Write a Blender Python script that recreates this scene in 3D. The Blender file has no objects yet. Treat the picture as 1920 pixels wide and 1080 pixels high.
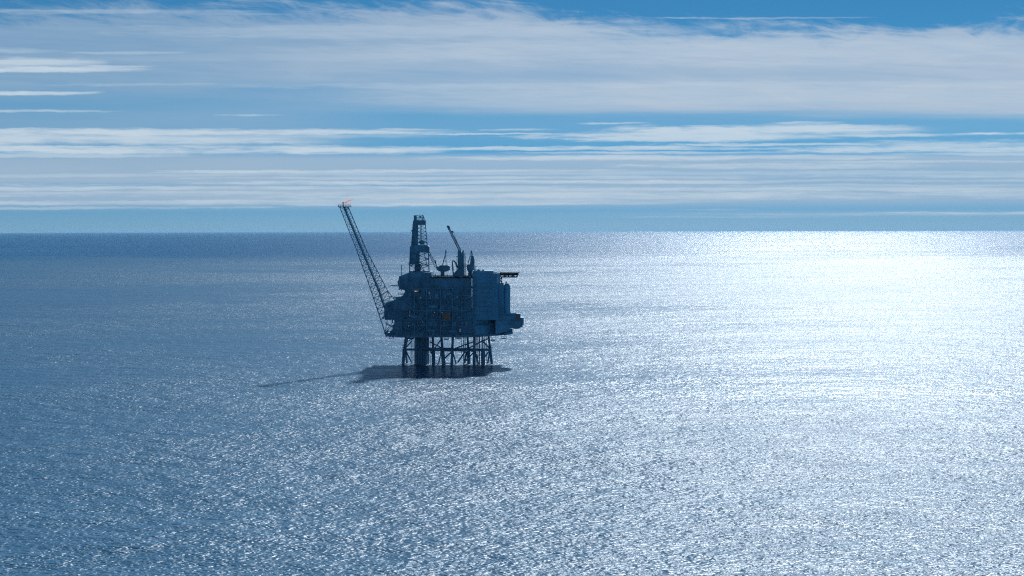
import bpy, bmesh, math, random
from mathutils import Vector, Matrix, noise
random.seed(7)
scene = bpy.context.scene
col = scene.collection
R = math.radians

# ------------------------------------------------------------------ camera
CAM_H = 113.0                       # a helicopter, 113 m above the sea
F = 2667.0                          # focal length in photograph pixels (50 mm on 36 mm)
cam_d = bpy.data.cameras.new('camera')
cam_d.lens = 50.0; cam_d.sensor_width = 36.0
cam_d.clip_start = 1.0; cam_d.clip_end = 2.0e6
cam = bpy.data.objects.new('camera', cam_d); col.objects.link(cam)
PITCH = math.atan((540-432.6)/F); ROLL = R(0.12)
cam.matrix_world = Matrix.Translation((0, 0, CAM_H)) @ Matrix.Rotation(math.pi/2-PITCH, 4, 'X') @ Matrix.Rotation(ROLL*-1, 4, 'Z')
scene.camera = cam

# ------------------------------------------------------------------ light
SUN_AZ = R(15.2); SUN_EL = R(39.6)    # right of the view axis (+Y), above the horizon
sd = bpy.data.lights.new('sun', 'SUN'); sd.energy = 5.0; sd.angle = R(3.0); sd.color = (0.88, 0.955, 1.0)
sun = bpy.data.objects.new('sun', sd); col.objects.link(sun)
sdir = Vector((math.sin(SUN_AZ)*math.cos(SUN_EL), math.cos(SUN_AZ)*math.cos(SUN_EL), math.sin(SUN_EL)))
sun.rotation_euler = sdir.to_track_quat('Z', 'Y').to_euler()
scene.view_settings.view_transform = 'Standard'; scene.view_settings.look = 'None'
scene.view_settings.exposure = 0.0; scene.view_settings.gamma = 1.0
scene.cycles.use_denoising = False
scene.cycles.max_bounces = 6; scene.cycles.volume_bounces = 0; scene.cycles.glossy_bounces = 3
scene.cycles.filter_width = 1.2
scene.cycles.sample_clamp_direct = 0; scene.cycles.sample_clamp_indirect = 4
scene.cycles.caustics_reflective = False; scene.cycles.caustics_refractive = False

# ------------------------------------------------------------------ node helpers
class NV:
    """a float socket with arithmetic"""
    def __init__(s, nt, sock): s.nt, s.s = nt, sock
    def _m(s, op, *a, clamp=False):
        n = s.nt.nodes.new('ShaderNodeMath'); n.operation = op; n.use_clamp = clamp
        for i, v in enumerate((s,)+a):
            if isinstance(v, NV): s.nt.links.new(v.s, n.inputs[i])
            else: n.inputs[i].default_value = v
        return NV(s.nt, n.outputs[0])
    def __add__(s, o): return s._m('ADD', o)
    __radd__ = __add__
    def __sub__(s, o): return s._m('SUBTRACT', o)
    def __rsub__(s, o): return (s*-1)+o
    def __mul__(s, o): return s._m('MULTIPLY', o)
    __rmul__ = __mul__
    def __truediv__(s, o): return s._m('DIVIDE', o)
    def max(s, o): return s._m('MAXIMUM', o)
    def min(s, o): return s._m('MINIMUM', o)
    def pow(s, o): return s._m('POWER', o)
    def abs(s): return s._m('ABSOLUTE')
    def sqrt(s): return s._m('SQRT')
    def exp(s): return s._m('EXPONENT')
    def sat(s): return s._m('ADD', 0.0, clamp=True)
    def ss(s, a, b):
        """smoothstep from 0 at a to 1 at b (a may be above b)"""
        n = s.nt.nodes.new('ShaderNodeMapRange'); n.interpolation_type = 'SMOOTHSTEP'
        s.nt.links.new(s.s, n.inputs['Value'])
        lo, hi, t0, t1 = (a, b, 0.0, 1.0) if a < b else (b, a, 1.0, 0.0)
        n.inputs['From Min'].default_value = lo; n.inputs['From Max'].default_value = hi
        n.inputs['To Min'].default_value = t0; n.inputs['To Max'].default_value = t1
        return NV(s.nt, n.outputs['Result'])

def split(nt, sock):
    n = nt.nodes.new('ShaderNodeSeparateXYZ'); nt.links.new(sock, n.inputs[0])
    return [NV(nt, o) for o in n.outputs]

def comb(nt, x, y, z=0.0):
    n = nt.nodes.new('ShaderNodeCombineXYZ')
    for i, v in enumerate((x, y, z)):
        if isinstance(v, NV): nt.links.new(v.s, n.inputs[i])
        else: n.inputs[i].default_value = v
    return n.outputs[0]

def nz(nt, x, y, z=0.0, scale=1.0, detail=2.0, rough=0.5, dist=0.0, lac=2.0):
    n = nt.nodes.new('ShaderNodeTexNoise'); n.noise_dimensions = '3D'
    nt.links.new(comb(nt, x, y, z), n.inputs['Vector'])
    n.inputs['Scale'].default_value = scale; n.inputs['Detail'].default_value = detail
    n.inputs['Roughness'].default_value = rough; n.inputs['Distortion'].default_value = dist
    n.inputs['Lacunarity'].default_value = lac
    return NV(nt, n.outputs['Fac'])

def mixc(nt, f, a, b):
    n = nt.nodes.new('ShaderNodeMix'); n.data_type = 'RGBA'
    if isinstance(f, NV): nt.links.new(f.s, n.inputs[0])
    else: n.inputs[0].default_value = f
    for i, v in ((6, a), (7, b)):
        if isinstance(v, (tuple, list)): n.inputs[i].default_value = (*v[:3], 1)
        else: nt.links.new(v, n.inputs[i])
    return n.outputs[2]

def mulc(nt, a, b):
    n = nt.nodes.new('ShaderNodeMix'); n.data_type = 'RGBA'; n.blend_type = 'MULTIPLY'; n.inputs[0].default_value = 1
    for i, v in ((6, a), (7, b)):
        if isinstance(v, (tuple, list)): n.inputs[i].default_value = (*v[:3], 1)
        else: nt.links.new(v, n.inputs[i])
    return n.outputs[2]

# ------------------------------------------------------------------ sky
def build_sky():
    world = bpy.data.worlds.new('World'); world.use_nodes = True
    nt = world.node_tree; nt.nodes.clear()
    out = nt.nodes.new('ShaderNodeOutputWorld'); bg = nt.nodes.new('ShaderNodeBackground')
    nt.links.new(bg.outputs[0], out.inputs[0])
    sky = nt.nodes.new('ShaderNodeTexSky'); sky.sky_type = 'NISHITA'; sky.sun_disc = False
    sky.sun_elevation = SUN_EL; sky.sun_rotation = SUN_AZ
    sky.altitude = 0; sky.air_density = 0.6; sky.dust_density = 0.0; sky.ozone_density = 6.0
    bg.inputs['Strength'].default_value = SKY
    tc = nt.nodes.new('ShaderNodeTexCoord')
    x, y, z = split(nt, tc.outputs['Generated'])
    yy = y.abs().max(0.12)
    u = x/yy*F + 960.0              # direction as angles about the view axis, in units of the lens
    v = 433.0 - z/yy*F
    # --- domain warps so that the streaks taper and lean
    w1 = nz(nt, u*(1/700), v*(1/160), 3.3, detail=3) - 0.5
    w2 = nz(nt, u*(1/160), v*(1/40), 7.1, detail=4) - 0.5
    w3 = nz(nt, u*(1/34), v*(1/9), 2.9, detail=5, rough=0.6) - 0.5
    vw = v + w1*7.0 + w2*4.0 + w3*5.0
    fine = nz(nt, u*(1/60), vw*(1/4.5), 1.7, detail=7, rough=0.62)
    med = nz(nt, u*(1/300), vw*(1/13), 5.2, detail=6, rough=0.58)
    big = nz(nt, u*(1/700), vw*(1/60), 9.4, detail=5, rough=0.55)
    brk = nz(nt, u*(1/140), v*(1/22), 11.4, detail=5, rough=0.6)
    edge = (fine-0.5)*0.55 + (med-0.5)*0.75
    # --- high veil
    veil = None
    # upper edge of the sheet: dips to the right, wispy
    wis = nz(nt, (u+v*2.2)*(1/260), (v-u*0.12)*(1/38), 2.2, detail=8, rough=0.62, dist=0.8)
    wis2 = nz(nt, (u+v*1.0)*(1/120), (v-u*0.3)*(1/30), 8.2, detail=8, rough=0.65, dist=1.0)
    top = v + (wis-0.5)*120.0 + (wis2-0.5)*75.0 - u.ss(850, 1300)*34.0 - 22.0
    m_top = top.ss(-24, 26)
    bot = v + (med-0.5)*22.0 - (u-960.0)*0.012
    m_bot = (bot*-1).ss(-224, -196)
    right = u.ss(120, 1000)
    soft = big.ss(0.30, 0.72)
    veilR = right*(0.76 + soft*0.24)
    veilL = (1.0-right)*(0.56 + soft*0.24)
    veil = m_top*m_bot*(veilR + veilL)
    fib = nz(nt, (u+v*1.5)*(1/240), (v-u*0.05)*(1/9), 12.2, detail=8, rough=0.6, dist=0.5)
    veil = veil*(0.86 + (fib-0.5)*0.38 + (wis-0.5)*0.5)
    # darker bluish dips inside the sheet
    dip = ((v-142.0-(u-960)*0.004)/13.0).pow(2.0)
    # even powers written as products below keep the sign safe
    def gauss(c, h): 
        t = (v-c)*(1/h)
        return (t*t*-1.0).exp()
    veil = veil*(1.0 - gauss(143, 14)*u.ss(500, 900)*(u*-1).ss(-1500, -1000)*0.28)
    veil = veil*(1.0 - gauss(200, 26)*(u*-1).ss(-1050, -420)*0.55)
    veil = veil*(1.0 - gauss(165, 14)*u.ss(330, 500)*(u*-1).ss(-760, -560)*0.35)
    # top sky beyond the frame: broken cirrus
    hi = (v*-1).ss(40, 400)*nz(nt, u*(1/900), v*(1/300), 4.0, detail=6).ss(0.52, 0.78)*0.55
    # left low haze sheet 205-330
    lowveil = ((v.ss(188, 216)*(u*-1).ss(-820, -380) )*(v*-1).ss(-400, -372))*0.52
    midveil = v.ss(284, 300)*(v*-1).ss(-398, -372)*(0.70 + (big-0.5)*0.5)
    hz = gauss(433, 30)*0.20 + gauss(235, 40)*0.17 + gauss(403, 6)*0.22*u.ss(900, 1500)
    # --- bright streaks: (v centre, half height, u0, u1, soft end, strength)
    S = [(130,5.5,-900,215,110,1.0),(118,10,-900,120,90,0.85),(96,5,-100,95,60,.45),(126,3,175,285,50,.7),(100,3,150,300,80,.38),(175,3.6,-900,130,70,1.0),(208,2.2,-900,165,90,.6),
         (159,3,170,350,90,.25),(247,6.5,-900,640,260,1.0),(262,9,-900,330,300,.9),(280,7.5,-900,700,180,1.0),(280,2.6,600,1400,300,.85),(255,4.5,-200,650,200,.5),(290,4,-900,260,120,.6),
         (163,6,700,2600,300,.30),(182,16,900,2600,300,.22),(95,26,1000,2000,450,.30),(62,14,420,1150,250,.30),(82,12,1300,2600,300,.28),(110,8,300,900,250,.12),
         (24,4,100,440,160,.36),(37,2,1300,1520,120,.42),(28,2.5,400,520,90,.25),
         (243,2.2,700,800,40,.65),(216,1.5,440,500,30,.5),
         (245,8.5,1240,1640,130,1.0),(257,7.5,1060,1500,130,.95),(262,5,1060,1340,70,.9),(233,2,1090,1165,50,.65),(252,1.6,820,1000,90,.8),(244,2.5,930,1000,60,.8),
         (232,3,1450,1520,60,.7),(256,3.2,1500,1740,100,.85),(254,2.4,1820,2600,60,1.0),
         (278,3.2,960,1260,140,.95),(272,2.6,1330,1580,110,.8),(275,9,1690,2700,160,.75),(282,6,1500,2700,130,.9),(291,3,1720,2600,120,.6),
         (287,2.2,1080,1400,120,.75),(297,4.5,1000,1500,260,.8),(305,2.2,1570,1900,130,.55),(313,5,1260,1640,150,.75),
         (321,3.2,360,1050,160,1.0),(327,4.5,560,2400,300,.5),(331,4,1580,2400,200,.75),(328,3,-600,360,250,.45),
         (334,3.2,500,1240,220,.7),(343,3.6,430,1360,160,1.0),(352,3.4,-900,900,400,.85),(345,2.5,-500,200,120,.6),(350,2.2,1380,2600,150,.5),(341,2.5,1500,2600,200,.5),
         (357,4.5,760,1900,260,.8),(362,4.5,-900,760,300,.6),(369,7,700,1720,260,.85),(364,9,1720,2700,150,.85),(378,3.4,-900,520,200,.75),(384,3,640,1160,160,.75),
         (379,6,500,1150,260,.6),(388,2.6,-900,300,160,.55),(389,2,440,505,30,.6),(373,3,1300,1700,150,.5),
         (384.3,1.5,690,930,100,1.0),(402,2,1700,2700,120,.65),(396,2.2,1330,1410,60,.4),(404,2.5,1480,1800,150,.35),(409,1.5,1250,1500,100,.25)]
    rag = (fine-0.5)*2.6 + (med-0.5)*3.4 + (brk-0.5)*2.2        # raggedness, in units of a streak's half height
    ue = u + w1*170.0 + (fine-0.5)*190.0
    g = bpy.data.node_groups.new('cloud_streak', 'ShaderNodeTree')
    for nm in ('ue', 'vw', 'w2', 'rag', 'tot', 'c', 'h', 'a', 'b', 's', 'k'):
        g.interface.new_socket(nm, in_out='INPUT', socket_type='NodeSocketFloat')
    g.interface.new_socket('o', in_out='OUTPUT', socket_type='NodeSocketFloat')
    gi = g.nodes.new('NodeGroupInput'); go = g.nodes.new('NodeGroupOutput')
    gu, gv, gw, gr, gt, gc, gh, ga, gb, gs, gk = [NV(g, o) for o in gi.outputs[:11]]
    t = (gv-gc+gw*2.5)/gh
    e = ((gu-ga)/gs).ss(-1.4, 1.0)*((gb-gu)/gs).ss(-1.4, 1.0)
    d = (1.0 - t*t + gr - (1.0-e)*1.25).ss(-0.95, 1.25)*e.ss(0, .3)*gk
    g.links.new(d.max(gt).s, go.inputs[0])
    tot = 0.0
    for row in S:
        n = nt.nodes.new('ShaderNodeGroup'); n.node_tree = g
        for i, q in enumerate((ue, vw, w2, rag, tot)+row):
            if isinstance(q, NV): nt.links.new(q.s, n.inputs[i])
            else: n.inputs[i].default_value = q
        tot = NV(nt, n.outputs[0])
    tear = nz(nt, u*(1/110), vw*(1/7), 15.2, detail=7, rough=0.62).ss(0.34, 0.60)
    tot = tot*(1.0 - v.ss(300, 335)*(1.0-tear)*0.38)
    # torn dark gaps in the low banks
    gap = gauss(347, 3.2)*(0.5 + med*0.6)*0.55*u.ss(1200, 700) + gauss(343.5, 2.6)*(u*-1).ss(-420, -240)*0.6 + gauss(330, 2)*0.3*u.ss(300, 700) + gauss(364, 2.4)*0.35*(u*-1).ss(-620, -300)
    tot = tot*(1.0 - (gap*nz(nt, u*(1/60), v*(1/4), 6.0, detail=4).ss(.35, .6)).sat())
    gapveil = midveil*(1.0 - (gap*1.2).sat())
    thin = (1.0 - (1.0-veil)*(1.0-hi)*(1.0-lowveil*(0.75+(med-0.5)*0.8))*(1.0-gapveil)*(1.0-hz)).sat()
    # --- colours
    tint = mixc(nt, v.ss(170, 433), (0.22, 0.56, 0.60), (0.22, 0.395, 0.565))
    tint = mulc(nt, sky.outputs[0], tint)
    vv = v.ss(30, 420)
    cl_thin = mixc(nt, right, (0.31/SKY, 0.44/SKY, 0.59/SKY), (0.47/SKY, 0.56/SKY, 0.67/SKY))
    cl_thin = mixc(nt, gauss(345, 62), cl_thin, (0.37/SKY, 0.49/SKY, 0.62/SKY))
    c1 = mixc(nt, thin, tint, cl_thin)
    c2 = mixc(nt, tot*(0.84 - v.ss(290, 330)*0.14), c1, (0.60/SKY, 0.70/SKY, 0.78/SKY))
    nt.links.new(c2, bg.inputs['Color'])
    scene.world = world
SKY = 0.10
SKY_TINT = (0.14, 0.52, 0.86)
build_sky()

def put(name, bm, mat, parent=None, smooth=False):
    me = bpy.data.meshes.new(name); bm.to_mesh(me); bm.free()
    if smooth:
        for p in me.polygons: p.use_smooth = True
    me.materials.append(mat)
    o = bpy.data.objects.new(name, me); col.objects.link(o)
    if parent is not None: o.parent = parent
    return o

# ------------------------------------------------------------------ sea
def wave_group():
    g = bpy.data.node_groups.new('wave_height', 'ShaderNodeTree')
    g.interface.new_socket('P', in_out='INPUT', socket_type='NodeSocketVector')
    g.interface.new_socket('H', in_out='OUTPUT', socket_type='NodeSocketFloat')
    gi = g.nodes.new('NodeGroupInput'); go = g.nodes.new('NodeGroupOutput')
    x, y, z = split(g, gi.outputs[0])
    def rot(a): 
        c, s = math.cos(R(a)), math.sin(R(a))
        return x*c + y*s, y*c - x*s
    h = None
    # (crest angle, wavelength, crest length ratio, amplitude, detail)
    for i, (a, L, k, A, d) in enumerate(WAVES):
        cx, cy = rot(a)
        n = nz(g, cx*(1/(L*k)), cy*(1/L), 3.7*i+1.3, detail=d, rough=0.5)
        t = n*A
        h = t if h is None else h + t
    g.links.new(h.s, go.inputs[0])
    return g
WAVES = [(12, 120.0, 2.6, 6.0, 1.0), (9, 42.0, 1.8, 2.4, 1.0), (-14, 13.0, 1.5, 1.7, 1.5), (20, 3.9, 1.5, 1.25, 2.0), (-8, 1.4, 1.5, 0.70, 1.5)]
def sea_material():
    m = bpy.data.materials.new('sea_water'); m.use_nodes = True
    nt = m.node_tree; b = nt.nodes['Principled BSDF']
    g = wave_group()
    geo = nt.nodes.new('ShaderNodeNewGeometry')
    x, y, z = split(nt, geo.outputs['Position'])
    D = 0.15
    def H(px, py):
        n = nt.nodes.new('ShaderNodeGroup'); n.node_tree = g
        nt.links.new(comb(nt, px, py, 0.0), n.inputs[0]); return NV(nt, n.outputs[0])
    h0, hx, hy = H(x, y), H(x+D, y), H(x, y+D)
    # gusts and slicks: patches of rougher and calmer water
    gust = nz(nt, x*(1/800), y*(1/520), 0.5, detail=5, rough=0.6).ss(0.34, 0.62)
    gust2 = nz(nt, x*(1/46), y*(1/22), 4.5, detail=4, rough=0.6).ss(0.25, 0.75)
    amp = 0.44 + gust*0.54 + gust2*0.52
    # far band calmer sideways; duller, bluer reflection put into base colour and specular
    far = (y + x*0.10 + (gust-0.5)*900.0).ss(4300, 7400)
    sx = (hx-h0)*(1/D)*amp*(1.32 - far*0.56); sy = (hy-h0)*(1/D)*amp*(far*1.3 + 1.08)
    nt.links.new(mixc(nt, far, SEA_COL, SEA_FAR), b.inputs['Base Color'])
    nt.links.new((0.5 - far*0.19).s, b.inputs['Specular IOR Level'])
    vn = nt.nodes.new('ShaderNodeVectorMath'); vn.operation = 'NORMALIZE'
    nt.links.new(comb(nt, sx*-1, sy*-1, 1.0), vn.inputs[0])
    nt.links.new(vn.outputs[0], b.inputs['Normal'])
    b.inputs['IOR'].default_value = 1.333
    nt.links.new((far*-0.03 + gust*0.09 + (SEA_R-0.04)).s, b.inputs['Roughness'])
    return m
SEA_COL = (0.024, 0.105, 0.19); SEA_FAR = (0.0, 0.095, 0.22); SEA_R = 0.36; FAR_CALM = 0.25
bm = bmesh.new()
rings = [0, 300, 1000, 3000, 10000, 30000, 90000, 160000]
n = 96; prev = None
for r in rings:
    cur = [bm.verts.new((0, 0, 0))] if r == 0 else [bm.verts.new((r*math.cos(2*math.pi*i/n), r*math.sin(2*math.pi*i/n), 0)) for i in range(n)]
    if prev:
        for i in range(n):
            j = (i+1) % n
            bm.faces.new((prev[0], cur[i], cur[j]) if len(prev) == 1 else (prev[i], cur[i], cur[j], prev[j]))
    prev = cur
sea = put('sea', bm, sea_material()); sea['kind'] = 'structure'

# ------------------------------------------------------------------ platform: helpers
DIST = 1200.0
MW = cam.matrix_world.copy()
def P(px, py, dy=0.0):
    """the point that stands dy metres behind the platform's centre line, seen at photograph pixel (px, py)"""
    d = (MW.to_3x3() @ Vector((px-960.0, 540.0-py, -F))).normalized()
    t = (DIST+dy)/d.y
    return MW.translation + d*t
BASE = P(842, 684.5, 0.0); BASE.z = 0.0
def X(px, dy=0.0): return P(px, 560, dy).x
def Z(py, dy=0.0): return P(842, py, dy).z
S = DIST/F                           # metres per photograph pixel at the platform

class MB:
    def __init__(s, base=BASE): s.bm = bmesh.new(); s.base = base
    def quad(s, vs): s.bm.faces.new(vs)
    def hull8(s, pts):
        v = [s.bm.verts.new(p - s.base) for p in pts]
        for f in ((0,3,2,1), (4,5,6,7), (0,1,5,4), (1,2,6,5), (2,3,7,6), (3,0,4,7)): s.bm.faces.new([v[i] for i in f])
        return s
    def boxw(s, x0, x1, y0, y1, z0, z1):
        return s.hull8([Vector(p) for p in ((x0,y0,z0),(x1,y0,z0),(x1,y1,z0),(x0,y1,z0),(x0,y0,z1),(x1,y0,z1),(x1,y1,z1),(x0,y1,z1))])
    def box(s, px0, px1, py0, py1, d0, d1):
        """pixel rectangle of the front face, depth range in metres"""
        a = P(px0, py1, d0); b = P(px1, py0, d0)
        return s.boxw(a.x, b.x, DIST+d0, DIST+d1, a.z, b.z)
    def prism(s, poly, d0, d1):
        """outline in photograph pixels at the front depth, extruded straight back"""
        f = [P(x, y, d0) for x, y in poly]
        A = [s.bm.verts.new(p - s.base) for p in f]
        B = [s.bm.verts.new(p + Vector((0, d1-d0, 0)) - s.base) for p in f]
        s.bm.faces.new(A); s.bm.faces.new(B[::-1])
        n = len(A)
        for i in range(n): s.bm.faces.new((A[i], B[i], B[(i+1) % n], A[(i+1) % n]))
        return s
    def slab(s, plan, z0, z1):
        """plan = [(px, dy)], extruded from z0 to z1"""
        q = [(X(px, d), DIST+d) for px, d in plan]
        A = [s.bm.verts.new(Vector((x, y, z0)) - s.base) for x, y in q]
        B = [s.bm.verts.new(Vector((x, y, z1)) - s.base) for x, y in q]
        s.bm.faces.new(A[::-1]); s.bm.faces.new(B)
        n = len(A)
        for i in range(n): s.bm.faces.new((A[i], A[(i+1) % n], B[(i+1) % n], B[i]))
        return s
    def tube(s, a, b, r, r2=None, n=8):
        r2 = r if r2 is None else r2
        d = (b-a).normalized()
        u = d.cross(Vector((0, 1, 0)) if abs(d.y) < .9 else Vector((1, 0, 0))).normalized(); w = d.cross(u)
        A = [s.bm.verts.new(a + (u*math.cos(t)+w*math.sin(t))*r - s.base) for t in (2*math.pi*i/n for i in range(n))]
        B = [s.bm.verts.new(b + (u*math.cos(t)+w*math.sin(t))*r2 - s.base) for t in (2*math.pi*i/n for i in range(n))]
        s.bm.faces.new(A[::-1]); s.bm.faces.new(B)
        for i in range(n): s.bm.faces.new((A[i], A[(i+1) % n], B[(i+1) % n], B[i]))
        return s
    def t(s, p0, p1, r, d0=0.0, d1=None, r2=None, n=8):
        return s.tube(P(*p0, d0), P(*p1, d0 if d1 is None else d1), r, r2, n)
    def rail(s, pts, h=1.1, r=0.06, step=2.0):
        for a, b in zip(pts, pts[1:]):
            up = Vector((0, 0, h))
            s.tube(a+up, b+up, r, n=4); s.tube(a+up*.5, b+up*.5, r*.8, n=4)
            k = max(1, int((b-a).length/step))
            for i in range(k+1):
                q = a.lerp(b, i/k); s.tube(q, q+up, r, n=4)
        return s
    def build(s, name, mat, parent=None, smooth=False):
        bmesh.ops.recalc_face_normals(s.bm, faces=s.bm.faces[:])
        return put(name, s.bm, mat, parent, smooth)

def mat(name, c, rough=0.55, metal=0.0, var=0.35, rust=0.0, scale=0.25, emit=None):
    m = bpy.data.materials.new(name); m.use_nodes = True
    nt = m.node_tree; b = nt.nodes['Principled BSDF']
    geo = nt.nodes.new('ShaderNodeNewGeometry'); x, y, z = split(nt, geo.outputs['Position'])
    n1 = nz(nt, x, y, z*0.4, scale=scale, detail=5, rough=0.65)
    n2 = nz(nt, x*1.3, y, z*0.12, scale=scale*3.1, detail=4, rough=0.6)
    c0 = tuple(v*(1-var) for v in c); c1 = tuple(min(1, v*(1+var)) for v in c)
    k = mixc(nt, n1.ss(0.3, 0.7), c0, c1)
    if rust: k = mixc(nt, n2.ss(0.60, 0.78)*rust, k, (0.16, 0.07, 0.035))
    nt.links.new(k, b.inputs['Base Color'])
    nt.links.new((n2*0.3 + (rough-0.15)).s, b.inputs['Roughness'])
    b.inputs['Metallic'].default_value = metal
    if emit:
        b.inputs['Emission Color'].default_value = (*emit[0], 1); b.inputs['Emission Strength'].default_value = emit[1]
    return m
M = {  # steel, pipe and cladding colours carry a painted-in haze veil and blue cast
 'steel': mat('hazed_painted_steel', (0.091, 0.247, 0.351), rust=0.5),
 'jacket': mat('hazed_jacket_steel', (0.091, 0.247, 0.351), rust=0.5, scale=0.4),
 'grey': mat('hazed_grey_paint', (0.117, 0.299, 0.416), rust=0.35),
 'body': mat('hazed_module_cladding', (0.117, 0.325, 0.455), rust=0.3, scale=0.12),
 'pale': mat('hazed_pale_blue_cladding', (0.110, 0.35, 0.49), var=0.10, scale=0.12),
 'pale2': mat('hazed_pale_grey_cladding', (0.13, 0.40, 0.54), var=0.08, scale=0.2),
 'window': mat('window_glass', (0.05, 0.12, 0.17), rough=0.25, var=0.1),
 'pipe': mat('hazed_pipework_paint', (0.117, 0.299, 0.403), rust=0.4, scale=0.8),
 'orange': mat('orange_paint', (0.36, 0.16, 0.09), var=0.12, rust=0.2, scale=0.5),
 'red': mat('rust_red_paint', (0.26, 0.11, 0.09), var=0.15),
 'deckpaint': mat('deck_coating', (0.022, 0.04, 0.05), rough=0.8, rust=0.2),
 'lamp': mat('lit_lamp', (1, .6, .4), emit=((1.0, 0.62, 0.42), 1.4)),
 'lamp2': mat('lit_lamp_dim', (.6, .7, .7), emit=((0.5, 0.75, 0.8), 0.30)),
}
M['deckpaint'].node_tree.nodes['Principled BSDF'].inputs['Specular IOR Level'].default_value = 0.05
def flame_mat():
    m = bpy.data.materials.new('flare_fire'); m.use_nodes = True
    b = m.node_tree.nodes['Principled BSDF']
    nt = m.node_tree; geo = nt.nodes.new('ShaderNodeNewGeometry'); x, y, z = split(nt, geo.outputs['Position'])
    n = nz(nt, x, y, z, scale=1.2, detail=4).ss(0.35, 0.65)
    b.inputs['Base Color'].default_value = (0, 0, 0, 1)
    nt.links.new(mixc(nt, n, (0.80, 0.20, 0.17), (0.85, 0.46, 0.44)), b.inputs['Emission Color'])
    b.inputs['Emission Strength'].default_value = 0.75
    return m

def tag(o, label, cat, group=None):
    o['label'] = label; o['category'] = cat
    if group: o['group'] = group
    return o
def empty(name, loc):
    o = bpy.data.objects.new(name, None); col.objects.link(o); o.location = loc; return o

rig = tag(empty('oil_platform', BASE), 'dark steel oil production platform on braced legs in the sea, with leaning flare boom', 'oil platform')

# ------------------------------------------------------------------ jacket
def leg(top, knee, bot, r, r2, d0, d1):
    """a raking leg, thicker below the water-line brace level, going under the sea"""
    m = MB(); a = P(*top, d0); k = P(*knee, (d0+d1)/2); b = P(*bot, d1)
    r *= 1.12; r2 *= 1.12
    m.tube(a, k, r, r, 12); m.tube(k, b + (b-k).normalized()*6, r2, r2, 12)
    m.tube(k - Vector((0, 0, .9)), k + Vector((0, 0, .9)), r2*1.12, n=12)
    return m.build('jacket_leg', M['jacket'], rig, True)
LEGS = [((761, 630), (757.5, 656), (756, 683), .80, 1.15, -4, -5), ((765, 630), (760, 656), (763, 680), .55, .80, 10, 14),
        ((811, 630), (812.5, 656), (813, 682), .9, 1.35, -4, -5), ((827.5, 630), (829.5, 655), (832, 682.5), .95, 1.5, -3, -4),
        ((849, 630), (848, 657), (847, 684), .95, 1.05, -11, -13), ((876.5, 630), (878, 656), (879, 681), .85, 1.35, 4, 6),
        ((889.5, 630), (889.3, 657), (889, 684), 1.0, 1.1, -11, -13), ((905, 630), (905.2, 657), (905.3, 683.5), .45, 1.2, -8, -9),
        ((916, 630), (919, 656), (922, 681), .85, 1.05, 4, 6)]
for L in LEGS: leg(*L)
# the large bundled conductor shaft
m = MB()
m.t((790, 628), (790, 690), 5.0, 6, n=24)
for i in range(9):
    x = 779 + i*2.9
    m.t((x, 629), (x, 690), 0.55, 2.5 - 2.2*math.sin(math.pi*i/8), n=8)
for y in (638, 647, 656, 665, 674):
    m.t((790, y-.7), (790, y+.7), 5.35, 6, n=24)
m.build('conductor_shaft', M['jacket'], rig)
for x, r, d in [(771, .28, -6), (774.3, .22, -6), (777, .2, -6), (804, .25, -6), (806.6, .2, -6), (810.2, .22, -6), (813.4, .22, -7), (865.6, .22, -4), (869.8, .45, -2), (873, .2, 4),
                (893.2, .25, -6), (896, .35, -4), (899, .5, 0), (902, .22, 3), (909, .3, -2), (912.5, .22, 2)]:
    bot = 664 if abs(x-865.6) < .1 else (668 if x == 873 else 684)
    MB().t((x, 629), (x + random.uniform(-.3, .3), bot), r, d, n=8).build('conductor_pipe', M['jacket'], rig, True)
# braces: (from, to, radius, depth a, depth b)
BR = [((757, 655.5), (790, 655), .62, -4, -4), ((790, 653.2), (848, 653.5), .5, -4, -10), ((790, 656), (848, 657.5), .5, 8, -11), ((848, 656.5), (889, 657.5), .62, -11, -11),
      ((830, 655), (878, 653.5), .4, -4, 5), ((878, 656), (919, 655.5), .55, 5, 5), ((889, 656.5), (919, 656.2), .6, -11, 4), ((848, 654.2), (919, 654.8), .38, 6, 6),
      ((762, 651), (771.5, 640), .35, -4, 4), ((761.5, 636), (777, 633.5), .35, -4, -4), ((760, 656.5), (771.5, 679), .42, -4, 8), ((760.5, 658), (763.5, 680), .4, -4, 6), ((764, 640), (777, 634), .22, 4, 4),
      ((806, 641), (828.5, 652.5), .35, 8, -3), ((827, 636.5), (815.5, 652.5), .35, -3, 8), ((806, 655), (815, 676), .35, -4, 6),
      ((827.5, 658), (822.8, 679.5), .42, -3, 10), ((847.5, 659), (833.5, 672), .42, -11, -3), ((849, 660), (855, 681.5), .42, -11, 2),
      ((853, 653.5), (889, 640.5), .38, -10, 4), ((871.5, 660), (858.5, 679.5), .42, 4, -4), ((874.5, 660), (871, 681), .5, 4, 0), ((879.5, 652.5), (909, 637), .38, 4, -6),
      ((888.5, 660.5), (873, 677), .42, -11, 4), ((891.5, 660), (896.5, 682), .5, -11, 0), ((906, 641), (917.5, 652.5), .42, -6, 4), ((917.5, 658), (908.5, 669.5), .4, 4, -8),
      ((918, 661), (914.5, 681), .45, 4, -4), ((905, 640), (916, 634.5), .3, -4, 4), ((831, 681.3), (847, 682), .22, 0, -6), ((816, 680.6), (831, 681.6), .2, -4, 0)]
for a, b, r, d0, d1 in BR:
    MB().t(a, b, r*1.5, d0, d1, n=8).build('jacket_brace', M['jacket'], rig, True)
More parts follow.
